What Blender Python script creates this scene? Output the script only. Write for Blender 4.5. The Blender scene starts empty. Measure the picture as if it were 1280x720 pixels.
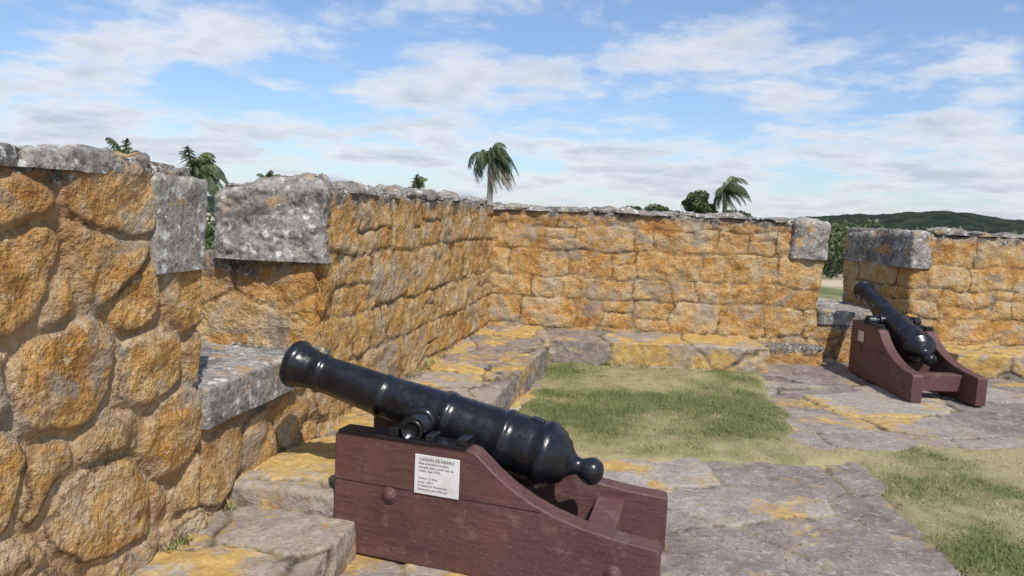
import bpy, bmesh, math, random
import numpy as np
from mathutils import Vector, Matrix
random.seed(3); rng=np.random.default_rng(5)
scene=bpy.context.scene
COL=scene.collection
# ------------------------------------------------------------------ numpy noise
def h3(ix,iy,iz,seed):
    n=(ix.astype(np.int64)*374761393+iy.astype(np.int64)*668265263+iz.astype(np.int64)*1274126177+seed*974711)&0xffffffff
    n=((n^(n>>13))*1103515245)&0xffffffff
    n=((n^(n>>16))*2246822519)&0xffffffff
    n=n^(n>>15)
    return (n&0xffffff)/float(0xffffff)
def vnoise(P,seed=0):
    f=np.floor(P); t=P-f; t=t*t*(3-2*t); i=f.astype(np.int64)
    r=0
    for dx in (0,1):
        wx=t[:,0] if dx else 1-t[:,0]
        for dy in (0,1):
            wy=t[:,1] if dy else 1-t[:,1]
            for dz in (0,1):
                wz=t[:,2] if dz else 1-t[:,2]
                r=r+wx*wy*wz*h3(i[:,0]+dx,i[:,1]+dy,i[:,2]+dz,seed)
    return r*2-1
def fbm(P,scale,octs=4,seed=0,gain=0.5):
    r=0;a=1.0;s=scale;tot=0
    for o in range(octs):
        r=r+a*vnoise(P*s+o*17.3,seed+o); tot+=a; a*=gain; s*=2.03
    return r/tot
def sstep(a,b,x):
    t=np.clip((x-a)/(b-a),0,1); return t*t*(3-2*t)
def cells(P,size,jit,seed,wvar=0.12,k=.035):
    size=np.array(size); Q=P/size; N=len(Q)
    pts=[];ws=[];rn=[]
    kz=np.floor(Q[:,2]).astype(np.int64); jy=np.floor(Q[:,1]).astype(np.int64)
    for dk in (-1,0,1):
        kk=kz+dk
        sh=h3(kk,kk*0,kk*0,seed+9)*0.6+0.5*(kk%2)
        ix=np.floor(Q[:,0]-sh).astype(np.int64)
        for di in (-1,0,1):
            for dj in (-1,0,1):
                i=ix+di; j=jy+dj
                a=h3(i,j,kk,seed);b=h3(i,j,kk,seed+1);c=h3(i,j,kk,seed+2);w=h3(i,j,kk,seed+3)
                pts.append(np.stack([i+.5+sh+(a-.5)*jit,j+.5+(b-.5)*jit,kk+.5+(c-.5)*jit*.8],1))
                ws.append((w-.5)*2*wvar); rn.append(h3(i,j,kk,seed+4))
    pts=np.array(pts);ws=np.array(ws);rn=np.array(rn)
    D=((pts-Q[None])**2).sum(2)-ws
    b=D.argmin(0); ar=np.arange(N)
    A=pts[b,ar];DA=D[b,ar];R=rn[b,ar]
    den=2*np.sqrt(((pts-A[None])**2).sum(2))+1e-9
    E=(D-DA[None])/den
    E[b,ar]=9
    Es=-k*np.log(np.exp(-E/k).sum(0)+1e-12)
    return np.maximum(Es,-.05)*size.min(),R
def courses(P,length,seed,heights):
    """rough-coursed blocks: rows of varied height, blocks of varied length, some split in two beds"""
    zb=np.concatenate([[-.3],np.cumsum([.0]+heights)]); x=P[:,0]+P[:,1]*.93; z=P[:,2]
    x=x+0.0; r=np.clip(np.searchsorted(zb,z)-1,0,len(zb)-2); z0=zb[r]; z1=zb[r+1]
    rr=r.astype(np.int64); L=length*(.8+.5*h3(rr,rr*0,rr*0,seed+1)); off=h3(rr,rr*0,rr*0,seed+2)*5
    q=x/L+off; i=np.floor(q).astype(np.int64)
    def bd(j): return j+.62*(h3(j,rr,rr*0,seed+3)-.5)
    i=np.where(q<bd(i),i-1,i); i=np.where(q>=bd(i+1),i+1,i)
    b0=bd(i);b1=bd(i+1)
    sp=h3(i,rr,rr*0+1,seed+5); zs=z0+(z1-z0)*(.35+.3*h3(i,rr,rr*0+2,seed+6)); two=(sp<.30)&(z1-z0>.27)
    up=two&(z>zs); lowr=two&(z<=zs)
    z0=np.where(up,zs,z0); z1=np.where(lowr,zs,z1)
    d=np.stack([(q-b0)*L,(b1-q)*L,z-z0,z1-z],0); k=.013
    E=-k*np.log(np.exp(-d/k).sum(0))
    return np.maximum(E,-.02),h3(i,rr,up.astype(np.int64),seed+7)
# ------------------------------------------------------------------ mesh helpers
def np_mesh(name,V,F,attrs=None,mat=None,smooth=True,parent=None):
    me=bpy.data.meshes.new(name)
    V=np.asarray(V,dtype=np.float32);F=np.asarray(F,dtype=np.int32)
    k=F.shape[1]
    me.vertices.add(len(V)); me.vertices.foreach_set('co',V.ravel())
    me.loops.add(F.size); me.loops.foreach_set('vertex_index',F.ravel())
    me.polygons.add(len(F)); me.polygons.foreach_set('loop_start',np.arange(0,F.size,k,dtype=np.int32))
    me.polygons.foreach_set('loop_total',np.full(len(F),k,dtype=np.int32))
    me.polygons.foreach_set('use_smooth',np.full(len(F),smooth,dtype=bool))
    me.update(calc_edges=True); me.validate()
    if attrs:
        for n,a in attrs.items():
            at=me.attributes.new(n,'FLOAT','POINT'); at.data.foreach_set('value',np.asarray(a,dtype=np.float32))
    ob=bpy.data.objects.new(name,me); COL.objects.link(ob)
    if mat: me.materials.append(mat)
    if parent: ob.parent=parent
    return ob
def empty(name,loc=(0,0,0),rotz=0):
    e=bpy.data.objects.new(name,None); COL.objects.link(e); e.location=loc; e.rotation_euler=(0,0,rotz); return e
def gridfaces(nr,nc,wrap=False):
    r=np.arange(nr-1)[:,None]; c=np.arange(nc if wrap else nc-1)[None]
    c2=(c+1)%nc
    return np.stack([r*nc+c,r*nc+c2,(r+1)*nc+c2,(r+1)*nc+c],-1).reshape(-1,4)
# ------------------------------------------------------------------ material helpers
def newmat(name):
    m=bpy.data.materials.new(name); m.use_nodes=True; nt=m.node_tree
    bs=nt.nodes['Principled BSDF']; return m,nt,bs
class NT:
    def __init__(s,nt): s.nt=nt; s.L=nt.links; s.obj=None
    def n(s,t,**kw):
        x=s.nt.nodes.new(t)
        for k,v in kw.items(): setattr(x,k,v)
        return x
    def co(s):
        if not s.obj: s.obj=s.n('ShaderNodeNewGeometry').outputs['Position']
        return s.obj
    def noise(s,scale,detail=4,rough=.55,vec=None,dist=0):
        x=s.n('ShaderNodeTexNoise'); x.inputs['Scale'].default_value=scale;x.inputs['Detail'].default_value=detail
        x.inputs['Roughness'].default_value=rough; x.inputs['Distortion'].default_value=dist
        s.L.new(vec if vec else s.co(),x.inputs['Vector']); return x.outputs['Fac']
    def vor(s,scale,feature='F1',vec=None):
        x=s.n('ShaderNodeTexVoronoi'); x.feature=feature; x.inputs['Scale'].default_value=scale
        s.L.new(vec if vec else s.co(),x.inputs['Vector']); return x.outputs['Distance']
    def attr(s,name):
        x=s.n('ShaderNodeAttribute'); x.attribute_name=name; return x.outputs['Fac']
    def m(s,op,a,b=None,c=None):
        x=s.n('ShaderNodeMath',operation=op)
        for i,v in enumerate((a,b,c)):
            if v is None: continue
            if isinstance(v,(int,float)): x.inputs[i].default_value=v
            else: s.L.new(v,x.inputs[i])
        return x.outputs[0]
    def mr(s,v,a,b,c=0.,d=1.,smooth=False):
        x=s.n('ShaderNodeMapRange'); x.clamp=True
        if smooth: x.interpolation_type='SMOOTHSTEP'
        s.L.new(v,x.inputs[0])
        for i,q in enumerate((a,b,c,d)): x.inputs[i+1].default_value=q
        return x.outputs[0]
    def ramp(s,v,stops):
        x=s.n('ShaderNodeValToRGB'); e=x.color_ramp.elements
        while len(e)>1: e.remove(e[-1])
        e[0].position=stops[0][0]; e[0].color=(*stops[0][1],1)
        for p,c in stops[1:]:
            k=e.new(p); k.color=(*c,1)
        s.L.new(v,x.inputs[0]); return x.outputs[0]
    def mix(s,f,a,b,mode='MIX'):
        x=s.n('ShaderNodeMix',data_type='RGBA',blend_type=mode)
        for i,v in ((0,f),(6,a),(7,b)):
            if isinstance(v,(int,float)): x.inputs[i].default_value=v
            elif isinstance(v,tuple): x.inputs[i].default_value=(*v,1)
            else: s.L.new(v,x.inputs[i])
        return x.outputs[2]
    def bump(s,h,strength,dist,bs,prev=None):
        x=s.n('ShaderNodeBump'); x.inputs['Strength'].default_value=strength; x.inputs['Distance'].default_value=dist
        s.L.new(h,x.inputs['Height'])
        if prev: s.L.new(prev,x.inputs['Normal'])
        s.L.new(x.outputs[0],bs.inputs['Normal']); return x.outputs[0]

# ---- wall rubble material
def wall_material(name,mortar,joint,topscale=1.0,pale=.0,crk=.85):
    m,nt,bs=newmat(name); g=NT(nt)
    edge=g.attr('edge'); rnd=g.attr('rnd'); top=g.attr('toph')
    n1=g.noise(1.9,2,.6); n2=g.noise(8,5,.68); n3=g.noise(42,3,.7); n5=g.noise(3.4,5,.7,dist=.5); n6=g.noise(26,3,.7)
    v=g.m('ADD',g.m('MULTIPLY',rnd,0.16),g.m('ADD',g.m('MULTIPLY',g.mr(n1,.3,.7),0.34),g.m('MULTIPLY',g.mr(n2,.3,.7),0.50)))
    if pale: v=g.m('ADD',v,pale)
    stone=g.ramp(v,[(0.15,(0.22,0.108,0.038)),(0.34,(0.40,0.205,0.058)),(0.48,(0.50,0.285,0.095)),(0.60,(0.53,0.350,0.165)),(0.74,(0.49,0.385,0.245)),(0.9,(0.34,0.30,0.245))])
    stone=g.mix(g.m('MULTIPLY',g.mr(n5,.53,.63),.62),stone,(0.51,0.235,0.042))
    stone=g.mix(g.m('MULTIPLY',g.mr(n5,.46,.37),.55),stone,(0.50,0.395,0.26))
    stone=g.mix(g.m('MULTIPLY',g.mr(n3,.50,.68),.65),stone,(0.15,0.082,0.038))
    stone=g.mix(g.m('MULTIPLY',g.mr(n6,.57,.67),.6),stone,(0.62,0.52,0.37))
    pn=g.vor(60); pit=g.m('MULTIPLY',g.mr(pn,.10,.26,1,0),g.mr(n2,.45,.6)); stone=g.mix(g.m('MULTIPLY',pit,.7),stone,(0.13,0.07,0.03))
    mc=g.mix(g.mr(n6,.35,.60),(mortar[0]*.62,mortar[1]*.56,mortar[2]*.50),mortar)
    mc=g.mix(g.mr(n2,.48,.66),mc,(mortar[0]*.8,mortar[1]*.6,mortar[2]*.32))
    en=g.m('ADD',edge,g.m('MULTIPLY',g.m('ADD',n3,-.5),.034)); en=g.m('ADD',en,g.m('MULTIPLY',g.m('ADD',n2,-.5),.045))
    ef=g.mr(en,joint*.25,joint)
    col=g.mix(g.m('MULTIPLY',g.m('SUBTRACT',1.0,ef),.8),stone,mc)
    crack=g.m('MULTIPLY',g.mr(g.m('ABSOLUTE',g.m('ADD',en,-joint*.5)),0.0,0.009,1,0),g.mr(n1,.40,.56))
    col=g.mix(g.m('MULTIPLY',crack,crk),col,(0.055,0.034,0.018))
    n7=g.noise(2.6,4,.7,dist=.6)
    gf=g.mr(n7,.54,.62)
    gray=g.mix(n3,(0.12,0.105,0.088),(0.42,0.38,0.32))
    col=g.mix(g.m('MULTIPLY',gf,.65),col,gray)
    rb=g.m('MULTIPLY',g.mr(top,.08,.50,1,0),g.mr(n7,.54,.40)); col=g.mix(g.m('MULTIPLY',rb,.65),col,(0.27,0.115,0.036))
    tf=g.mr(g.m('ADD',top,g.m('MULTIPLY',g.m('ADD',n2,-.5),.46)),0.03*topscale,0.10*topscale,1,0)
    dark=g.mix(g.mr(n3,.42,.6),(0.075,0.066,0.060),(0.25,0.228,0.20))
    dark=g.mix(g.mr(n6,.57,.63),dark,(0.52,0.50,0.45))
    col=g.mix(tf,col,dark)
    nt.links.new(col,bs.inputs['Base Color']); bs.inputs['Roughness'].default_value=.93
    bs.inputs['Specular IOR Level'].default_value=.2
    hh=g.m('ADD',g.m('MULTIPLY',n2,.80),g.m('ADD',g.m('MULTIPLY',n3,.36),g.m('MULTIPLY',pn,.06)))
    g.bump(hh,.85,.048,bs)
    return m
def granite_material(name):
    m,nt,bs=newmat(name); g=NT(nt)
    n2=g.noise(9,5,.7); n3=g.noise(45,3,.7); n4=g.noise(20,4,.65); n5=g.noise(3.5,4,.7,dist=.5)
    col=g.mix(g.mr(n2,.35,.65),(0.19,0.172,0.155),(0.39,0.36,0.32))
    col=g.mix(g.m('MULTIPLY',g.mr(n5,.49,.60),.7),col,(0.085,0.078,0.072))
    col=g.mix(g.m('MULTIPLY',g.mr(n3,.5,.62),.7),col,(0.08,0.072,0.066))
    col=g.mix(g.mr(n4,.58,.65),col,(0.54,0.525,0.48))
    w=g.mr(g.m('ADD',g.vor(11),g.m('MULTIPLY',g.m('ADD',n3,-.5),.3)),0.18,0.27,1,0); w=g.m('MULTIPLY',w,g.mr(n5,.53,.45))
    col=g.mix(w,col,(0.58,0.57,0.53))
    col=g.mix(g.m('MULTIPLY',g.mr(g.noise(5.5,4,.65),.57,.66),.7),col,(0.42,0.24,0.07))
    nt.links.new(col,bs.inputs['Base Color']); bs.inputs['Roughness'].default_value=.92
    g.bump(g.m('ADD',g.m('MULTIPLY',n2,.6),g.m('MULTIPLY',n3,.22)),.8,.035,bs)
    return m
def paving_material(name,yellow=0.55,yscale=1.2):
    m,nt,bs=newmat(name); g=NT(nt)
    edge=g.attr('edge'); rnd=g.attr('rnd')
    n2=g.noise(4,5,.70,dist=.3); n3=g.noise(38,3,.72); n4=g.noise(15,4,.7)
    v=g.m('ADD',g.m('MULTIPLY',rnd,.42),g.m('MULTIPLY',g.mr(n2,.25,.75),.58))
    col=g.ramp(v,[(0.15,(0.140,0.110,0.098)),(0.4,(0.235,0.192,0.174)),(0.6,(0.31,0.265,0.238)),(0.85,(0.40,0.36,0.32))])
    col=g.mix(g.m('MULTIPLY',g.mr(n3,.50,.68),.6),col,(0.085,0.066,0.055))
    col=g.mix(g.m('MULTIPLY',g.mr(n4,.55,.65),.5),col,(0.47,0.44,0.38))
    yn=g.noise(yscale,6,.68,dist=.5)
    col=g.mix(g.m('MULTIPLY',g.mr(yn,.47,.40),.4),col,(0.35,0.28,0.18))
    yf=g.m('ADD',yn,g.m('MULTIPLY',g.m('ADD',rnd,-.5),.10))
    yf=g.mr(g.m('ADD',yf,g.m('MULTIPLY',g.m('ADD',n3,-.5),.22)),yellow,yellow+.08)
    yc=g.mix(g.mr(n4,.35,.65),(0.40,0.225,0.045),(0.58,0.39,0.10))
    col=g.mix(g.m('MULTIPLY',yf,.82),col,yc)
    en=g.m('ADD',edge,g.m('MULTIPLY',g.m('ADD',n4,-.5),.04))
    ef=g.mr(en,0.002,0.015)
    col=g.mix(ef,g.mix(g.mr(n2,.4,.6),(0.065,0.050,0.034),(0.26,0.21,0.12)),col)
    nt.links.new(col,bs.inputs['Base Color']); bs.inputs['Roughness'].default_value=.85; bs.inputs['Specular IOR Level'].default_value=.3
    g.bump(g.m('ADD',g.m('MULTIPLY',n2,.6),g.m('ADD',g.m('MULTIPLY',n3,.18),g.m('MULTIPLY',n4,.40))),.85,.045,bs)
    return m
M_WALL=wall_material('rubble_ochre',(0.38,0.265,0.135),.011,1.0,.02,.85)
M_WALL_N=wall_material('rubble_near',(0.46,0.345,0.225),.030,.6,.0)
M_GRAN=granite_material('granite_lichen')
M_PAVE=paving_material('flagstones',0.545,1.2)
M_BENCH=paving_material('bench_slabs',0.48,1.5)

# ------------------------------------------------------------------ stone prism
def prism(name,poly,z0,Hf,step,angle,size,jit,seed,depth,mat,parent,rad=.04,warp=.05,single=False,rough=.012,toprough=.02,wvar=.12,zoff=0,k=.035,bulge=.55,rows_=None):
    poly=np.array(poly,float)
    a=0.5*np.sum(poly[:,0]*np.roll(poly[:,1],-1)-np.roll(poly[:,0],-1)*poly[:,1])
    if a<0: poly=poly[::-1]
    pts=[]
    for i in range(len(poly)):
        p=poly[i];q=poly[(i+1)%len(poly)];n=max(2,int(round(np.linalg.norm(q-p)/step)))
        for kk in range(n): pts.append(p+(q-p)*kk/n)
    R=np.array(pts); w=max(1,int(rad/step))
    for it in range(2*w): R=.5*R+.25*(np.roll(R,1,0)+np.roll(R,-1,0))
    T=np.roll(R,-1,0)-np.roll(R,1,0); T/=np.linalg.norm(T,axis=1)[:,None]
    Nn=np.stack([T[:,1],-T[:,0]],1)
    c=R.mean(0); u,s,vt=np.linalg.svd(R-c); ax=vt[0]; pr=(R-c)@ax; wd=np.abs((R-c)@vt[1]).max()
    half=max(0,np.abs(pr).max()-wd); cen=c+np.clip(pr,-half,half)[:,None]*ax
    H=(Hf(R[:,0],R[:,1]) if callable(Hf) else float(Hf))+np.zeros(len(R))
    rows=[];nrm=[]
    nz=int((H.max()-z0)/step)+1
    for kk in range(nz+1):
        f=kk/nz; z=z0+f*(H-rad-z0)
        rows.append(np.column_stack([R,z])); nrm.append(np.column_stack([Nn,np.zeros(len(R))]))
    for kk in range(1,5):
        th=kk/4*math.pi/2
        rows.append(np.column_stack([R-Nn*rad*(1-math.cos(th)),H-rad+rad*math.sin(th)]))
        nrm.append(np.column_stack([Nn*math.cos(th),np.full(len(R),math.sin(th))]))
    B=R-Nn*rad; nt_=max(4,int(wd/step))
    Hc=(Hf(cen[:,0],cen[:,1]) if callable(Hf) else float(Hf))+np.zeros(len(R))
    for kk in range(1,nt_+1):
        f=kk/nt_; rows.append(np.column_stack([B*(1-f)+cen*f,H*(1-f)+Hc*f])); nrm.append(np.column_stack([Nn*0,np.ones(len(R))]))
    nr=len(rows); V=np.concatenate(rows); NN=np.concatenate(nrm)
    Hv=np.tile(H,nr)
    ca,sa=math.cos(angle),math.sin(angle)
    L=np.column_stack([V[:,0]*ca+V[:,1]*sa,-V[:,0]*sa+V[:,1]*ca,V[:,2]+zoff])
    Lw=L+warp*np.column_stack([fbm(L,3.1,4,seed+20,.6),fbm(L,3.1,4,seed+30,.6),fbm(L,2.6,4,seed+40,.6)*.8])
    if single: E=np.full(len(V),.2);Rn=np.full(len(V),.5)
    elif rows_: E,Rn=courses(Lw,size[0],seed,rows_)
    else: E,Rn=cells(Lw,size,jit,seed,wvar,k)
    d=fbm(L,9,5,seed+50,.6)*rough*1.4+fbm(L,2,2,seed+60)*rough*1.2
    if not single:
        d=d+depth*(sstep(.0,.020,E)-1)+depth*bulge*(1-np.exp(-np.maximum(E,0)/.05))+(Rn-.5)*depth*1.4
    tz=sstep(.12,0,Hv-V[:,2])
    P=V+NN*d[:,None]
    P[:,2]+=tz*fbm(np.column_stack([L[:,0],L[:,1],L[:,0]*0]),4.5,4,seed+70,.6)*toprough*1.3
    return np_mesh(name,P,gridfaces(nr,len(R),True),{'edge':E,'rnd':Rn,'toph':Hv-V[:,2]},mat,True,parent)

def W(y,off=0):
    return (-1.906+.186*y-off*.983,y+off*.183)
WALL=empty('fort_stone_wall')
angL=math.atan2(.983,.186)
ROW=[.27,.34,.25,.33,.28,.35,.3]
prism('near_merlon',[W(-.6),W(3.2),W(3.02,1.2),W(-.6,1.2)],-.05,1.715,.0115,angL,(.36,.5,.28),.80,11,.019,M_WALL_N,WALL,wvar=.20,rad=.03,k=.06,rough=.020,warp=.085)
prism('side_merlon',[W(4.38),W(10.0),W(10.0,1.1),W(4.6,.68)],-.05,lambda x,y:1.70-.006*(y-4.4),.0155,angL,(.40,.5,.34),.38,23,.012,M_WALL,WALL,rough=.023,warp=.075,bulge=.35,rows_=[.28,.33,.30,.37,.42,.3])
prism('cheek_masonry',[W(4.36,.06),W(4.7,.06),(-2.35,4.9),(-2.35,4.58)],-.05,1.27,.014,0,(.6,.6,.50),.3,29,.014,M_WALL,WALL,rough=.024,rad=.03,k=.015,bulge=.3)
prism('end_merlon',[(-.7,8.87),(3.6,8.85),(3.45,10.1),(-.7,10.1)],-.05,lambda x,y:1.665-.009*x,.019,0,(.50,.5,.34),.38,37,.013,M_WALL,WALL,rough=.025,warp=.085,bulge=.35,rows_=ROW)
prism('far_merlon',[(4.66,8.87),(9.8,9.0),(9.8,10.15),(4.42,10.15)],-.05,lambda x,y:1.575-.004*(x-4.6),.021,0,(.50,.5,.34),.38,43,.013,M_WALL,WALL,rough=.025,warp=.085,bulge=.35,rows_=[.30,.28,.33,.27,.36,.3])
prism('sill_masonry',[W(3.05,.02),W(4.55,.02),(-2.4,4.75),W(2.9,1.25)],-.05,.74,.018,angL,(.36,.5,.28),.7,51,.018,M_WALL_N,WALL,k=.05,rough=.020,warp=.07)
prism('sill_stone',[W(3.215,-.015),W(4.05,-.015),(-1.85,4.3),W(3.23,.75)],.60,.785,.014,angL,(1,1,1),0,52,.0,M_GRAN,WALL,single=True,rough=.010,rad=.02,toprough=.006)
prism('far_sill_masonry',[(3.5,8.9),(4.8,8.9),(4.6,10.1),(3.4,10.1)],-.05,.46,.03,0,(.5,.5,.28),.7,53,.016,M_WALL,WALL)
prism('far_sill_stone',[(3.61,8.88),(4.68,8.88),(4.5,10.05),(3.5,10.05)],.44,.60,.025,0,(1,1,1),0,54,.0,M_GRAN,WALL,single=True,rough=.012,rad=.02)
prism('jamb_block_near',[W(2.87,-.022),W(3.218,-.026),W(3.06,.95),W(2.8,.95)],1.30,1.69,.0115,angL,(1,1,1),0,61,0,M_GRAN,WALL,single=True,rough=.010,rad=.03,toprough=.03)
prism('jamb_block_side',[(-1.075,4.62),(-1.07,4.33),(-1.50,4.345),(-1.74,4.40),(-1.78,4.62)],1.255,lambda x,y:1.735-.22*np.clip(-1.45-x,0,1),.012,0,(1,1,1),0,62,0,M_GRAN,WALL,single=True,rough=.030,rad=.075,toprough=.05)
prism('jamb_block_end',[(3.22,8.81),(3.635,8.81),(3.51,9.9),(3.2,9.9)],1.20,1.64,.018,0,(1,1,1),0,63,0,M_GRAN,WALL,single=True,rough=.028,rad=.06,toprough=.04)
prism('jamb_block_far',[(4.62,8.83),(4.86,8.84),(4.75,10.1),(4.40,10.12)],1.15,lambda x,y:1.59-.05*np.clip(y-8.9,0,1.2),.02,0,(1,1,1),0,64,0,M_GRAN,WALL,single=True,rough=.03,rad=.08,toprough=.03)
prism('coping_near',[W(-.6,-.006),W(2.86,-.006),W(2.8,1.0),W(-.6,1.0)],1.665,1.738,.014,angL,(.62,.7,.4),.8,71,.02,M_GRAN,WALL,rad=.02,toprough=.025,rough=.025)
prism('coping_side',[W(4.75,-.006),W(8.84,-.006),W(8.86,.35),W(4.75,.35)],1.665,1.705,.018,angL,(.42,.7,.4),.8,72,.03,M_GRAN,WALL,rad=.02,toprough=.035,rough=.035)
prism('coping_end',[(-.35,8.84),(3.2,8.82),(3.2,9.3),(-.35,9.3)],1.625,lambda x,y:1.672-.009*x,.022,0,(.42,.7,.4),.8,73,.03,M_GRAN,WALL,rad=.02,toprough=.035,rough=.03)
prism('coping_far',[(4.88,8.845),(9.7,8.975),(9.7,9.4),(4.88,9.3)],1.545,lambda x,y:1.59-.004*(x-4.6),.022,0,(.42,.7,.4),.8,74,.03,M_GRAN,WALL,rad=.02,toprough=.035,rough=.03)
def box(name,x0,x1,y0,y1,z0,z1,mat,parent=None,bev=0):
    V=[(x,y,z) for z in (z0,z1) for x,y in ((x0,y0),(x1,y0),(x1,y1),(x0,y1))]
    F=[(3,2,1,0),(4,5,6,7),(0,1,5,4),(1,2,6,5),(2,3,7,6),(3,0,4,7)]
    o=np_mesh(name,V,F,None,mat,False,parent)
    if bev:
        b=o.modifiers.new('b','BEVEL'); b.width=bev; b.segments=3; b.limit_method='ANGLE'
    return o
prism('rampart_body',[W(-4,1.4),W(8,1.5),(-1.9,10.4),(14,10.6),(14,-4)],-3.5,-.08,.12,0,(.6,.6,.35),.7,81,.03,M_WALL,WALL)
def bench(name,poly,h,seed,ang=0,size=(.75,.62,.5)):
    return prism(name,poly,-.05,h,.016,ang,size,.65,seed,.014,M_BENCH,None,rad=.016,rough=.018,toprough=.010,zoff=.15,warp=.10,k=.012,bulge=.25)
bench('stone_bench',[W(4.95,.1),(-.18,5.0),(.41,7.75),(.42,8.95),W(8.95,.1)],.25,91,angL)
bench('stone_bench',[(.36,8.02),(2.80,8.08),(2.80,8.95),(.36,8.95)],.25,97,0,(.9,.8,.5))
bench('stone_bench',[W(3.46,.1),(-.72,3.40),(-.42,4.93),W(4.93,.1)],.26,101,angL)
bench('stone_bench',[(4.95,8.3),(9.5,8.45),(9.5,9.1),(4.95,9.0)],.25,103,0)
bench('stone_step',[W(1.2,.1),(-.95,1.2),(-.66,3.36),W(3.42,.1)],.17,105,angL)
bench('stone_step',[(2.84,8.60),(3.6,8.60),(3.6,8.95),(2.84,8.95)],.20,107,0,(.35,.5,.3)).data.materials[0]=M_WALL

# ------------------------------------------------------------------ lawn mask
def inpoly(x,y,poly):
    p=np.array(poly); ins=np.zeros(len(x),bool); d=np.full(len(x),1e9)
    for i in range(len(p)):
        a=p[i];b=p[(i+1)%len(p)]
        c=((a[1]>y)!=(b[1]>y))&(x<(b[0]-a[0])*(y-a[1])/(b[1]-a[1]+1e-12)+a[0]); ins^=c
        ab=b-a; t=np.clip(((x-a[0])*ab[0]+(y-a[1])*ab[1])/(ab@ab),0,1)
        d=np.minimum(d,np.hypot(x-a[0]-t*ab[0],y-a[1]-t*ab[1]))
    return np.where(ins,d,-d)
L1=[(.40,8.05),(2.74,8.0),(2.20,5.45),(2.36,5.2),(2.38,4.93),(.62,4.82),(-.1,5.0)]
L2=[(2.30,5.32),(3.9,5.62),(9,6.0),(9,-3),(1.4,-3),(2.22,4.05),(2.38,4.95)]
def lawn(x,y):
    P=np.column_stack([x,y,x*0])
    return np.maximum(inpoly(x,y,L1),inpoly(x,y,L2))+fbm(P,5,4,7,.6)*.11
xs=np.arange(-2.4,10.5,.024); ys=np.arange(-2.5,10.2,.024)
X,Y=np.meshgrid(xs,ys); P=np.column_stack([X.ravel(),Y.ravel(),np.zeros(X.size)])
Pw=P+.16*np.column_stack([fbm(P,1.6,5,120,.55),fbm(P,1.6,5,130,.55),P[:,2]])
ca,sa=math.cos(.12),math.sin(.12)
Pl=np.column_stack([Pw[:,0]*ca+Pw[:,1]*sa,Pw[:,2]+.35,-Pw[:,0]*sa+Pw[:,1]*ca])
E,Rn=cells(Pl,(.92,.7,.60),.85,140,.24,.010)
P[:,2]=-.016*(1-sstep(.0,.016,E))+(Rn-.5)*.022+fbm(P,5,5,150,.6)*.016
np_mesh('stone_paving',P,gridfaces(len(ys),len(xs)),{'edge':E,'rnd':Rn},M_PAVE)
xs=np.arange(-.3,9,.03); ys=np.arange(-2.4,8.3,.03)
X,Y=np.meshgrid(xs,ys); x=X.ravel();y=Y.ravel(); d=lawn(x,y); P=np.column_stack([x,y,x*0])
def lz(x,y,d): 
    B=np.column_stack([x,y,x*0]); return -.040+.062*sstep(-.03,.10,d)+fbm(B,3,4,160)*.022
P[:,2]=lz(x,y,d)
F=gridfaces(len(ys),len(xs)); keep=(d[F]>-.08).any(1); F=F[keep]
def dryness(x,y):
    P=np.column_stack([x,y,x*0])
    a=np.exp(-((y-(5.12+.05*(x-1)))/.34)**2)*.75+np.exp(-(lawn(x,y)/.12)**2)*.45
    a=a+fbm(P,1.7,5,170,.7)*1.6+.30+np.where(y<4.9,.08,0)
    return np.clip(a,0,1)
m,nt,bs=newmat('lawn_soil'); g=NT(nt)
c=g.mix(g.m('ADD',g.attr('dry'),g.m('MULTIPLY',g.m('ADD',g.noise(14,4,.7),-.5),.9)),(0.12,0.130,0.04),(0.31,0.265,0.135))
c=g.mix(g.mr(g.noise(9,4,.7),.57,.67),c,(.20,.15,.09))
nt.links.new(c,bs.inputs['Base Color']); bs.inputs['Roughness'].default_value=1
lo=np_mesh('grass_lawn',P,F,{'dry':dryness(x,y)},m)
N=330000
bx=rng.uniform(-.2,6.5,N);by=rng.uniform(1.2,8.2,N)
d=lawn(bx,by); k=(d>.005+rng.random(N)*.05)&(bx<by*.85+.6); bx=bx[k];by=by[k]
dr=dryness(bx,by); k=rng.random(len(bx))>dr*.5; bx=bx[k];by=by[k];dr=dr[k]; N=len(bx)
B=np.column_stack([bx,by,bx*0]); bz=lz(bx,by,lawn(bx,by))-.004
hgt=rng.uniform(.010,.030,N)*(1.0+.8*fbm(B,6,3,180))*(1.15-.5*dr); an=rng.uniform(0,2*math.pi,N); w=rng.uniform(.0018,.0035,N)
ln=rng.uniform(.1,1.1,N)*hgt; la=rng.uniform(0,2*math.pi,N)
V=np.zeros((N,3,3)); ox=np.cos(an)*w;oy=np.sin(an)*w
V[:,0]=np.column_stack([bx-ox,by-oy,bz]);V[:,1]=np.column_stack([bx+ox,by+oy,bz]);V[:,2]=np.column_stack([bx+ln*np.cos(la),by+ln*np.sin(la),bz+hgt])
m,nt,bs=newmat('grass_blades'); g=NT(nt)
c=g.ramp(g.attr('dry'),[(0,(0.125,0.165,0.045)),(.35,(0.205,0.230,0.068)),(.65,(0.33,0.305,0.13)),(1,(0.47,0.40,0.22))])
nt.links.new(c,bs.inputs['Base Color']); bs.inputs['Roughness'].default_value=.7
M_BLADE=m
np_mesh('grass_blades',V.reshape(-1,3),np.arange(N*3).reshape(-1,3),{'dry':np.repeat(np.clip(dr+rng.normal(0,.18,N),0,1),3)},m,False,lo)
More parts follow.
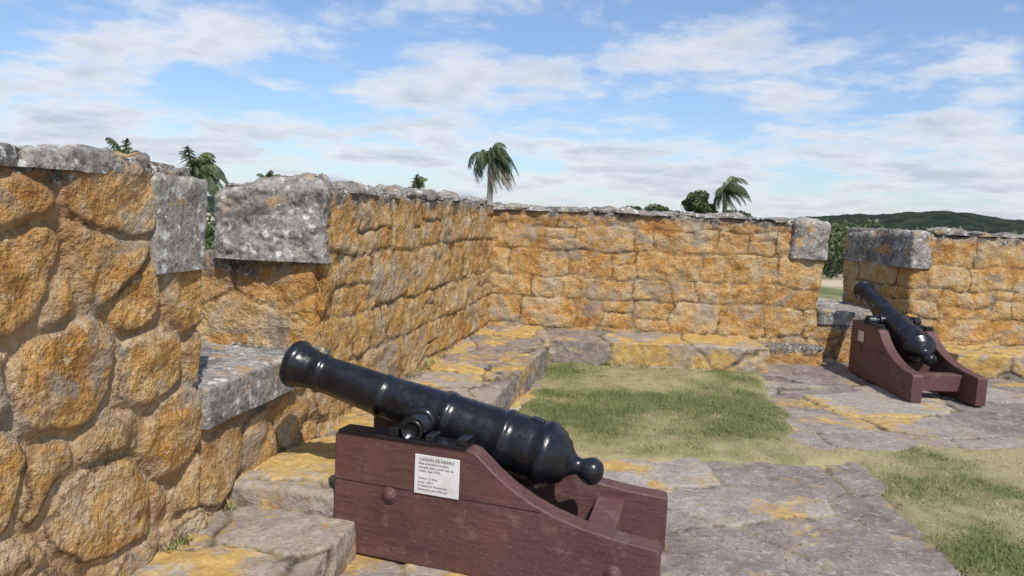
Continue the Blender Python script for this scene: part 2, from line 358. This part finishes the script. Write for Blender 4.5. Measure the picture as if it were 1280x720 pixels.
def weeds(pts,nper,hh):
    Vs=[];dd=[]
    for (x,y,z) in pts:
        n=int(nper*rng.uniform(.5,1.4)); a=rng.uniform(0,6.28,n); l=hh*rng.uniform(.4,1.1,n); o=rng.normal(0,.018,(n,2)); w=.0035
        b=np.column_stack([x+o[:,0],y+o[:,1],np.full(n,z)]); s=np.column_stack([-np.sin(a)*w,np.cos(a)*w,a*0]); t=b+np.column_stack([np.cos(a)*l*.7,np.sin(a)*l*.7,l])
        Vs.append(np.stack([b-s,b+s,t],1)); dd.append(np.clip(rng.normal(.3,.25,n),0,1))
    V=np.concatenate(Vs).reshape(-1,3)
    return np_mesh('weed_tufts',V,np.arange(len(V)).reshape(-1,3),{'dry':np.repeat(np.concatenate(dd),3)},M_BLADE,False)
wp=[]
for i in range(9):
    yy=rng.uniform(3.6,8.6); p_=W(yy,-.035); wp.append((p_[0],p_[1],.25))
for i in range(8): wp.append((rng.uniform(-.1,2.7),8.80,.25))
for i in range(14): wp.append((rng.uniform(.5,2.75),8.0,.0))
for i in range(6): wp.append((rng.uniform(4.9,7.5),8.28,.0))
for i in range(4): p_=W(rng.uniform(2.2,3.4),-.03); wp.append((p_[0],p_[1],.17))
weeds(wp,26,.06)
N=900; gx=rng.uniform(.4,7,N); gy=rng.uniform(2.6,8.3,N); k=lawn(gx,gy)<.06; gx=gx[k];gy=gy[k];N=len(gx)
base=np.array([(1,0,0),(-.5,.85,0),(-.5,-.85,0),(0,0,1),(.1,.1,-.9)]); ff=np.array([(0,1,3),(1,2,3),(2,0,3),(1,0,4),(2,1,4),(0,2,4)])
s=rng.uniform(.003,.011,N)*rng.uniform(.5,1,N); a=rng.uniform(0,6.28,N)
V=base[None]*s[:,None,None]; ca_,sa_=np.cos(a)[:,None],np.sin(a)[:,None]
V=np.stack([V[...,0]*ca_-V[...,1]*sa_,V[...,0]*sa_+V[...,1]*ca_,V[...,2]*.7],-1)+np.column_stack([gx,gy,np.full(N,.006)])[:,None]
m,nt,bs=newmat('grit'); g=NT(nt); nt.links.new(g.mix(g.noise(30,2),(.14,.11,.08),(.46,.40,.31)),bs.inputs['Base Color']); bs.inputs['Roughness'].default_value=.95
np_mesh('gravel',V.reshape(-1,3),(ff[None]+5*np.arange(N)[:,None,None]).reshape(-1,3),None,m,False)

# ------------------------------------------------------------------ cannons
def black_paint():
    m,nt,bs=newmat('black_gun_paint'); g=NT(nt); tc=g.n('ShaderNodeTexCoord').outputs['Object']
    n=g.noise(30,4,.6,tc); n2=g.noise(9,4,.6,tc)
    c=g.mix(g.mr(n2,.4,.65),(0.006,0.006,0.008),(0.013,0.014,0.019))
    c=g.mix(g.mr(g.noise(60,4,.75,tc),.67,.71),c,(0.10,0.09,0.08))
    nt.links.new(c,bs.inputs['Base Color'])
    nt.links.new(g.mr(n,.3,.7,.18,.36),bs.inputs['Roughness']); bs.inputs['Specular IOR Level'].default_value=.5
    b=g.bump(n2,.45,.007,bs); g.bump(n,.35,.005,bs,b); return m
def brown_paint():
    m,nt,bs=newmat('brown_carriage_paint'); g=NT(nt); tc=g.n('ShaderNodeTexCoord').outputs['Object']
    mp=g.n('ShaderNodeMapping'); mp.inputs['Scale'].default_value=(1,.12,1); nt.links.new(tc,mp.inputs[0])
    gr=g.noise(45,4,.6,mp.outputs[0]); n=g.noise(4,4,.65,tc); f=g.noise(60,4,.7,tc)
    c=g.mix(g.mr(n,.3,.7),(0.082,0.036,0.032),(0.130,0.058,0.050))
    c=g.mix(g.m('MULTIPLY',g.mr(f,.58,.70),.5),c,(0.24,0.16,0.13))
    c=g.mix(g.m('MULTIPLY',g.mr(gr,.55,.68),.5),c,(0.045,0.022,0.02))
    c=g.mix(g.m('MULTIPLY',g.mr(g.noise(7,4,.7,tc),.57,.66),.3),c,(0.25,0.18,0.14))
    nt.links.new(c,bs.inputs['Base Color']); nt.links.new(g.mr(n,.3,.7,.45,.7),bs.inputs['Roughness'])
    b=g.bump(gr,.6,.008,bs); g.bump(f,.4,.004,bs,b); return m
M_BLK=black_paint(); M_BRN=brown_paint()
m,nt,bs=newmat('bore_dark'); bs.inputs['Base Color'].default_value=(.004,.004,.004,1); bs.inputs['Roughness'].default_value=.9; M_BORE=m
m,nt,bs=newmat('seam_dark'); bs.inputs['Base Color'].default_value=(.03,.014,.012,1); bs.inputs['Roughness'].default_value=.9; M_SEAM=m
def lathe(name,prof,mat,parent,seg=72):
    pr=[]
    for i in range(len(prof)-1):
        a=np.array(prof[i]);b=np.array(prof[i+1]); n=max(1,int(np.linalg.norm(b-a)/.02))
        for k in range(n): pr.append(a+(b-a)*k/n)
    pr.append(np.array(prof[-1])); pr=np.array(pr)
    th=np.arange(seg)/seg*2*math.pi
    V=np.stack([np.outer(pr[:,1],np.cos(th)),np.repeat(pr[:,0][:,None],seg,1),np.outer(pr[:,1],np.sin(th))],-1).reshape(-1,3)
    r=np.hypot(V[:,0],V[:,2])[:,None]; dirn=np.column_stack([V[:,0],V[:,1]*0,V[:,2]])/(r+1e-6)
    V=V+dirn*(fbm(V,10,3,200)*.0022)[:,None]*(r>.01)
    return np_mesh(name,V,gridfaces(len(pr),seg,True),None,mat,True,parent)
FR=.38; REAR=-1.10
def build_cannon(loc,rotz,elev):
    C=empty('cannon',loc,rotz)
    G=bpy.data.objects.new('gun_tube_pivot',None); COL.objects.link(G); G.parent=C; G.location=(0,0,.618); G.rotation_euler=(elev,0,0)
    s=[(0,.048),(0,.100),(.006,.110),(.018,.117),(.035,.119),(.05,.117),(.058,.110),(.064,.106),(.085,.102),(.12,.094),(.15,.090),(.156,.096),(.168,.099),(.18,.096),(.186,.089),
       (.40,.098),(.48,.101),(.486,.106),(.498,.109),(.512,.106),(.518,.103),(.70,.114),(.80,.119),(.806,.126),(.82,.129),(.836,.127),(.842,.122),(1.05,.134),(1.08,.136),(1.086,.143),(1.10,.146),(1.113,.143),(1.12,.138),
       (1.23,.146),(1.262,.147),(1.268,.156),(1.283,.160),(1.30,.160),(1.315,.155),(1.32,.147),(1.335,.143),(1.342,.134),(1.36,.128),(1.368,.112),(1.39,.098),(1.402,.074),(1.418,.054),(1.435,.043),(1.452,.040),(1.462,.044),(1.474,.052),(1.49,.060),(1.508,.063),(1.526,.060),(1.545,.048),(1.556,.030),(1.56,.012),(1.561,0)]
    S=1.035; mz=.775
    s=[(mz-a*S,b) for a,b in s]
    lathe('barrel',s,M_BLK,G)
    lathe('bore',[(mz+.0005,0.048),(mz-.3,.048),(mz-.3,0)],M_BORE,G,32)
    t=lathe('trunnions',[(-.25,0),(-.25,.038),(-.275,.040),(-.275,.048),(-.268,.052),(.268,.052),(.275,.048),(.275,.040),(.25,.038),(.25,0)],M_BLK,G,32); t.rotation_euler=(0,0,math.pi/2); t.location=(0,0,-.01)
    lathe('trunnion_collars',[(-.16,.0),(-.16,.062),(.16,.062),(.16,0)],M_BLK,G,32).rotation_euler=(0,0,math.pi/2)
    box('vent_patch',-.02,.02,-.52,-.46,.135,.152,M_BLK,G,.006)
    out=[(FR,.0),(FR,.545),(FR-.015,.56),(-.27,.56),(-.30,.552),(-.345,.515),(-.40,.468),(-.47,.42),(-.56,.372),(-.66,.333),(-.78,.302),(-.92,.280),(REAR+.01,.264),(REAR,.254),(REAR,0)]
    T=.10
    for sgn,nm in ((-1,'cheek_left'),(1,'cheek_right')):
        sp=math.atan2(.10,1.48)
        V=[];n=len(out)
        for o in (0,T):
            for (y,z) in out: V.append((sgn*(.25-o),y,z))
        me=bpy.data.meshes.new(nm)
        F=[tuple(range(n)),tuple(range(2*n-1,n-1,-1))]+[(i,i+n,(i+1)%n+n,(i+1)%n) for i in range(n)]
        me.from_pydata(V,[],F)
        M4=Matrix.Translation((sgn*.25,FR,0))@Matrix.Rotation(sgn*sp,4,'Z')@Matrix.Translation((-sgn*.25,-FR,0))
        bm=bmesh.new(); bm.from_mesh(me); bmesh.ops.transform(bm,matrix=M4,verts=bm.verts)
        bmesh.ops.recalc_face_normals(bm,faces=bm.faces); bm.to_mesh(me); bm.free()
        o=bpy.data.objects.new(nm,me); COL.objects.link(o); o.parent=C; me.materials.append(M_BRN)
        b=o.modifiers.new('b','BEVEL'); b.width=.008;b.segments=3;b.limit_method='ANGLE';b.angle_limit=math.radians(40)
        h=bpy.data.objects.new('fittings_'+nm,None); COL.objects.link(h); h.parent=C; h.matrix_local=M4
        xi,xo=sorted((sgn*.155,sgn*.258))
        x1,x2=sorted((sgn*.2495,sgn*.2512))
        box('plank_seam',x1,x2,-.60,FR-.006,.338,.3425,M_SEAM,h)
        box('trunnion_plate',xi,xo,-.26,FR-.02,.558,.572,M_BLK,h,.004)
        box('plate_lug_front',xi+.01,xo-.01,.065,.115,.568,.612,M_BLK,h,.008)
        box('plate_lug_rear',xi+.01,xo-.01,-.26,-.215,.568,.606,M_BLK,h,.008)
        box('plate_lug_middle',xi+.01,xo-.01,-.105,-.062,.568,.60,M_BLK,h,.008)
        arc=[];nv=14
        for i in range(nv+1):
            a=math.pi*i/nv
            for r in (.054,.066):
                for xx in (xi+.015,xo-.02): arc.append((xx,math.cos(a)*r,.61+math.sin(a)*r*.9))
        F=[]
        for i in range(nv):
            k=i*4; F+= [(k+2,k+3,k+7,k+6),(k,k+4,k+5,k+1),(k,k+2,k+6,k+4),(k+1,k+5,k+7,k+3)]
        np_mesh('capsquare',arc,F,None,M_BLK,False,h)
        for yy,zz in ((.10,.30),(-.92,.13)):
            bl=lathe('bolt',[(-.012,0.0),(-.012,.018),(-.004,.024),(.004,.026),(.006,0)],M_BRN,h,20)
            bl.rotation_euler=(0,0,math.pi/2*sgn); bl.location=(sgn*.252,yy,zz)
            ro=lathe('bolt_rove',[(-.003,0),(-.003,.038),(.003,.040),(.003,0)],M_BRN,h,24); ro.rotation_euler=(0,0,math.pi/2*sgn); ro.location=(sgn*.251,yy,zz)
    box('front_transom',-.17,.17,.20,.30,.08,.42,M_BRN,C,.008)
    box('middle_transom',-.20,.20,-.45,-.35,.06,.26,M_BRN,C,.008)
    box('rear_transom',-.235,.235,-.90,-.77,.08,.24,M_BRN,C,.008)
    return C
c1=build_cannon((-.345,3.52,.012),math.radians(76),math.radians(13.4))
c2=build_cannon((4.02,7.94,.012),math.radians(1),math.radians(20))
m,nt,bs=newmat('white_plate'); g=NT(nt)
nt.links.new(g.mix(g.mr(g.noise(12,4,.6),.4,.7),(.72,.72,.72),(.58,.57,.55)),bs.inputs['Base Color']); bs.inputs['Roughness'].default_value=.5; M_WHITE=m
m,nt,bs=newmat('ink'); bs.inputs['Base Color'].default_value=(.05,.05,.06,1); M_INK=m
def plaque(C,y,z,w,h):
    sp=math.atan2(.10,1.48)
    P=empty('information_plaque')
    P.matrix_world=Matrix.Translation(C.location)@Matrix.Rotation(C.rotation_euler[2],4,'Z')@Matrix.Translation((-.25,FR,0))@Matrix.Rotation(-sp,4,'Z')@Matrix.Translation((0,y-FR,z))@Matrix.Rotation(-math.pi/2,4,'Z')
    box('plate',-w/2,w/2,-.008,-.0015,-h/2,h/2,M_WHITE,P,.0015)
    lines=['CAÑON DE HIERRO','Pieza de artilleria de plaza,','montada sobre cureña baja de','madera. Siglo XVIII.','','Calibre: 12 libras','Largo: 1,60 m','Procedencia: Montevideo','Restaurado por el Parque']
    for i,t in enumerate(lines):
        if not t: continue
        cu=bpy.data.curves.new('text_line','FONT'); cu.body=t; cu.size=h*(.105 if i==0 else .078); cu.materials.append(M_INK)
        if i==0: cu.align_x='CENTER'
        o=bpy.data.objects.new('text_line',cu); COL.objects.link(o); o.parent=P
        o.rotation_euler=(math.pi/2,0,0); o.location=(0 if i==0 else -w*.42,-.0092,h*.36-i*h*.095)
plaque(c1,-.13,.425,.21,.175)
plaque(c2,.10,.43,.14,.11)

# ------------------------------------------------------------------ ground beyond, hills
m,nt,bs=newmat('field'); g=NT(nt)
n=g.noise(.05,5,.6); n2=g.noise(.6,4,.6)
c=g.mix(g.mr(n2,.35,.65),(0.07,0.10,0.03),(0.16,0.17,0.06))
c=g.mix(g.mr(n,.44,.50),c,(0.50,0.42,0.28))
nt.links.new(c,bs.inputs['Base Color']); bs.inputs['Roughness'].default_value=1; M_FIELD=m
m,nt,bs=newmat('forest'); g=NT(nt); nn=g.noise(.09,6,.75)
c=g.ramp(nn,[(.40,(0.008,0.018,0.008)),(.5,(0.020,0.036,0.014)),(.62,(0.050,0.070,0.026))])
nt.links.new(g.mix(.06,c,(.16,.22,.28)),bs.inputs['Base Color']); bs.inputs['Roughness'].default_value=1; bs.inputs['Specular IOR Level'].default_value=.1; g.bump(nn,1,6,bs); M_FOREST=m  # slight blue-grey blend paints distance haze into the forest colour
na,nr=240,60
rr=np.concatenate([[0.5],np.geomspace(8,9000,nr-1)]); aa=np.arange(na)/na*2*math.pi
Rr,Aa=np.meshgrid(rr,aa,indexing='ij'); P=np.column_stack([(Rr*np.cos(Aa)).ravel(),(Rr*np.sin(Aa)).ravel(),np.zeros(Rr.size)])
rflat=Rr.ravel(); P[:,2]=-3.2+1.7*sstep(14,26,rflat)-sstep(60,400,rflat)*4
np_mesh('ground',P,gridfaces(nr,na,True),None,M_FIELD)
na,nr=2400,50
aa=np.linspace(0,2*math.pi,na,endpoint=False); rr=np.linspace(300,760,nr)
Rr,Aa=np.meshgrid(rr,aa,indexing='ij'); az=np.degrees(np.arctan2(np.cos(Aa),np.sin(Aa)))
P=np.column_stack([(Rr*np.cos(Aa)).ravel(),(Rr*np.sin(Aa)).ravel(),np.zeros(Rr.size)])
az=az.ravel(); r=Rr.ravel()
prof=2.4+ 9.0*np.exp(-((az-28.5)/4.6)**2)+5.5*np.exp(-((az-37)/7)**2)+ 1.6*fbm(np.column_stack([np.cos(np.radians(az))*6,np.sin(np.radians(az))*6,az*0]),1,3,300)+3.6*np.exp(-((az-22)/3)**2)
P[:,2]=-8+(prof+8)*sstep(300,540,r)+fbm(P,.09,4,310,.65)*2.2
np_mesh('hill',P,gridfaces(nr,na,True),None,M_FOREST)

# ------------------------------------------------------------------ foliage
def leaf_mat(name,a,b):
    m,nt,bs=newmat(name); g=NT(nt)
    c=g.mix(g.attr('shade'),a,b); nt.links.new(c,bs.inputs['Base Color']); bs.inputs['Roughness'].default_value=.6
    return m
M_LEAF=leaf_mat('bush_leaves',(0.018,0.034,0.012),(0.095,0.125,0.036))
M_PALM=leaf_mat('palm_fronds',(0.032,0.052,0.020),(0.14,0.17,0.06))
M_PDRY=leaf_mat('palm_dry_fronds',(0.26,0.23,0.17),(0.50,0.46,0.37))
m,nt,bs=newmat('palm_bark'); g=NT(nt)
nt.links.new(g.mix(g.noise(8,4,.6),(0.18,0.16,0.13),(0.40,0.37,0.32)),bs.inputs['Base Color']); bs.inputs['Roughness'].default_value=.95; M_BARK=m
def leafcloud(name,blobs,per,size,parent=None):
    Vs=[];sh=[]
    for (c,rad) in blobs:
        n=int(per); dv=rng.normal(size=(n,3)); dv/=np.linalg.norm(dv,axis=1)[:,None]
        rr=rng.uniform(.55,1.05,n)**.7
        p=np.array(c)+dv*rr[:,None]*np.array(rad)
        a=rng.normal(size=(n,3)); a/=np.linalg.norm(a,axis=1)[:,None]
        b=np.cross(a,rng.normal(size=(n,3))); b/=np.linalg.norm(b,axis=1)[:,None]
        s=size*rng.uniform(.6,1.3,n)[:,None]
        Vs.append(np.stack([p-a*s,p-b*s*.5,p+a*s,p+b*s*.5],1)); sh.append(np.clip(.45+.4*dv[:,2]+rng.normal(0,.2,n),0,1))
    V=np.concatenate(Vs).reshape(-1,3); s=np.repeat(np.concatenate(sh),4)
    return np_mesh(name,V,np.arange(len(V)).reshape(-1,4),{'shade':s},M_LEAF,False,parent)
def tube(name,pts,rads,mat,parent,seg=10):
    V=[]
    for p,r in zip(pts,rads):
        for k in range(seg):
            a=2*math.pi*k/seg; V.append((p[0]+r*math.cos(a),p[1]+r*math.sin(a),p[2]))
    return np_mesh(name,V,gridfaces(len(pts),seg,True),None,mat,True,parent)
def palm(x,y,zg,ztop,crown,nf=26,seed=0,wind=.5,dry=6,droop=1.0):
    r=np.random.default_rng(seed); E=empty('palm_tree',(x,y,zg)); H=ztop-zg-crown*.42
    n=12; tube('trunk',[(.12*math.sin(i/n*2)*H*.1,0,H*i/n) for i in range(n+1)],[.28-.09*i/n+.02*(i%2) for i in range(n+1)],M_BARK,E)
    top=np.array([.12*math.sin(2)*H*.1,0,H])
    def fronds(nm,count,mat,elo,ehi,L,dr):
        Vs=[];S=[]
        for f in range(count):
            az=r.uniform(0,2*math.pi); el=r.uniform(elo,ehi); Lf=L*r.uniform(.8,1.15)
            d=np.array([math.cos(az)*math.cos(el),math.sin(az)*math.cos(el),math.sin(el)]); p=top.copy(); ns=26; st=Lf/ns
            for k in range(ns):
                t=k/ns
                d=d+np.array([wind*.05,0,-dr*.075*(.4+t)]); d/=np.linalg.norm(d); q=p+d*st
                side=np.cross(d,[0,0,1]); side/=np.linalg.norm(side)+1e-6
                wr=.022*(1-t)+.006
                Vs.append([p-side*wr,p+side*wr,q+side*wr,q-side*wr]);S.append(.6)
                ll=Lf*.28*math.sin(math.pi*min(1,.12+t*.86))**.6
                for sg in (-1,1):
                    for j in range(2):
                        b=p+d*st*(j*.5); a=side*sg*r.uniform(.3,.8)+d*.6+np.array([wind*.35,0,-r.uniform(.3,1.1)]); a/=np.linalg.norm(a)
                        e=b+a*ll*r.uniform(.8,1.1)+np.array([0,0,-ll*.2]); w=d*.034
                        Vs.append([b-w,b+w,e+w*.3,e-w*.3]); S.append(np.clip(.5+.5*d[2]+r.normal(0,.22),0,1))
                p=q
        V=np.array(Vs).reshape(-1,3); np_mesh(nm,V,np.arange(len(V)).reshape(-1,4),{'shade':np.repeat(S,4)},mat,False,E)
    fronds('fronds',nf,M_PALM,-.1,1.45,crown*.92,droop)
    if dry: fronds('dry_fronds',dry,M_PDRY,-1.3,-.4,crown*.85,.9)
    return E
palm(-2.15,60,-2,6.8,2.9,42,1,.9,18,2.1)
palm(20.4,75,-2,5.7,3.0,30,2,1.0,3,1.5)
palm(-19.4,38,-2,3.85,1.6,22,3,.3,0,1.3)
palm(-14.3,34,-2,3.2,1.9,30,4,.7,0,1.8)
palm(-7.9,60,-2,3.7,1.7,18,5,.3,0,1.4)
palm(-19.5,60,-2,3.7,1.6,16,6,.3,0,1.3)
def tree(x,y,zg,h,w,seed,n=26,per=420,leaf=.16):
    r=np.random.default_rng(seed); E=empty('broadleaf_tree',(x,y,zg))
    tube('trunk',[(0,0,0),(.05,0,h*.3),(.1,.05,h*.6)],[.18,.13,.06],M_BARK,E)
    for k in range(4):
        a=r.uniform(0,6.28); tube('limb',[(.05,0,h*.3),(.4*w*.5*math.cos(a),.4*w*.5*math.sin(a),h*.55),(.7*w*.5*math.cos(a),.7*w*.5*math.sin(a),h*.75)],[.08,.05,.02],M_BARK,E,6)
    bl=[]
    for k in range(n):
        a=r.uniform(0,6.28);q=r.uniform(0,1)**.5; zz=r.uniform(.42,.92); ww=w*.5*math.sin(math.pi*min(1,max(.25,(zz-.25)/.75)))*q
        s=r.uniform(.10,.2)*w; bl.append(((ww*math.cos(a),ww*math.sin(a),h*zz),(s,s,s*.75)))
    leafcloud('crown',bl,per,leaf,E)
tree(17.6,75,-2,6.5,4.2,11,34)
tree(14.6,78,-2,4.75,5.5,12,30)
tree(12.4,78,-2,4.6,4.0,13,26)
tree(22.6,78,-2,4.5,4.5,14,26)
bl=[]
for k in range(95):
    x=rng.uniform(10,52); y=rng.uniform(42,56)+x*.1; s=rng.uniform(.9,2.0)
    bl.append(((x,y,-1.6+s*.5+rng.uniform(0,.8)),(s*1.3,s*1.2,s)))
leafcloud('shrub_thicket',bl,600,.15)
bl=[]
for k in range(45):
    y=rng.uniform(24,32); x=rng.uniform(-16,-7); s=rng.uniform(.8,1.4)
    bl.append(((x,y,-1.5+s*.6+rng.uniform(0,.9)),(s*1.2,s*1.2,s)))
leafcloud('shrub_thicket',bl,500,.11)
bl=[]
for k in range(100):
    x=rng.uniform(15,95); y=rng.uniform(95,130); s=rng.uniform(1.6,2.6)
    bl.append(((x,y,-3+s*.6+rng.uniform(0,1.0)),(s*1.4,s*1.2,s)))
leafcloud('distant_trees',bl,400,.3)

# ------------------------------------------------------------------ light & sky
SE=math.radians(52); sd=Vector((.30,-.78,0)).normalized()
sdir=Vector((sd.x*math.cos(SE),sd.y*math.cos(SE),math.sin(SE)))
ld=bpy.data.lights.new('sun','SUN'); ld.energy=4.3; ld.angle=math.radians(.5); ld.color=(1,.955,.88)
lo_=bpy.data.objects.new('sun',ld); COL.objects.link(lo_); lo_.rotation_euler=sdir.to_track_quat('Z','Y').to_euler()
w=bpy.data.worlds.new('World'); scene.world=w; w.use_nodes=True; nt=w.node_tree; g=NT(nt)
bg=nt.nodes['Background']; bg.inputs['Strength'].default_value=.12
sk=g.n('ShaderNodeTexSky',sky_type='NISHITA'); sk.sun_disc=False; sk.sun_elevation=SE; sk.sun_rotation=math.atan2(sd.x,sd.y); sk.air_density=1.0; sk.dust_density=.5; sk.ozone_density=2.0
tc=g.n('ShaderNodeTexCoord').outputs['Generated']; sx=g.n('ShaderNodeSeparateXYZ'); nt.links.new(tc,sx.inputs[0])
zc=g.m('ADD',g.m('MAXIMUM',sx.outputs[2],0.0),.17)
cb=g.n('ShaderNodeCombineXYZ'); nt.links.new(g.m('DIVIDE',sx.outputs[0],zc),cb.inputs[0]); nt.links.new(g.m('DIVIDE',sx.outputs[1],zc),cb.inputs[1])
cb.inputs[2].default_value=3.7
n1=g.noise(1.7,7,.58,cb.outputs[0],.15); n2=g.noise(5,4,.6,cb.outputs[0])
el=sx.outputs[2]
bias=g.mr(el,.03,.24,.125,.010)
cov=g.m('ADD',n1,bias)
mask=g.mr(cov,.485,.650,0,1,True)
shade=g.mr(g.m('ADD',cov,g.m('MULTIPLY',g.m('ADD',n2,-.5),.45)),.57,.80)
cc=g.mix(shade,(6.8,7.1,7.5),(4.4,5.0,5.9))
skc=g.mix(1.0,sk.outputs[0],(.92,1.03,1.22),'MULTIPLY')
skc=g.mix(.14,skc,(4.2,5.4,7.0))
fin=g.mix(g.m('MULTIPLY',mask,.88),skc,cc)
nt.links.new(fin,bg.inputs[0])

# ------------------------------------------------------------------ camera
p=math.atan(96/950); r=math.atan(.045)
R0=Vector((1,0,0));U0=Vector((0,math.sin(p),math.cos(p)));Fw=Vector((0,math.cos(p),-math.sin(p)))
R=R0*math.cos(r)+U0*math.sin(r);U=-R0*math.sin(r)+U0*math.cos(r)
cd=bpy.data.cameras.new('camera'); cd.sensor_width=36; cd.lens=950/1280*36; cd.clip_start=.05; cd.clip_end=20000
co=bpy.data.objects.new('camera',cd); COL.objects.link(co)
co.matrix_world=Matrix(((R.x,U.x,-Fw.x,0),(R.y,U.y,-Fw.y,0),(R.z,U.z,-Fw.z,1.6),(0,0,0,1)))
scene.camera=co
scene.view_settings.view_transform='Standard'; scene.view_settings.look='None'; scene.view_settings.exposure=0
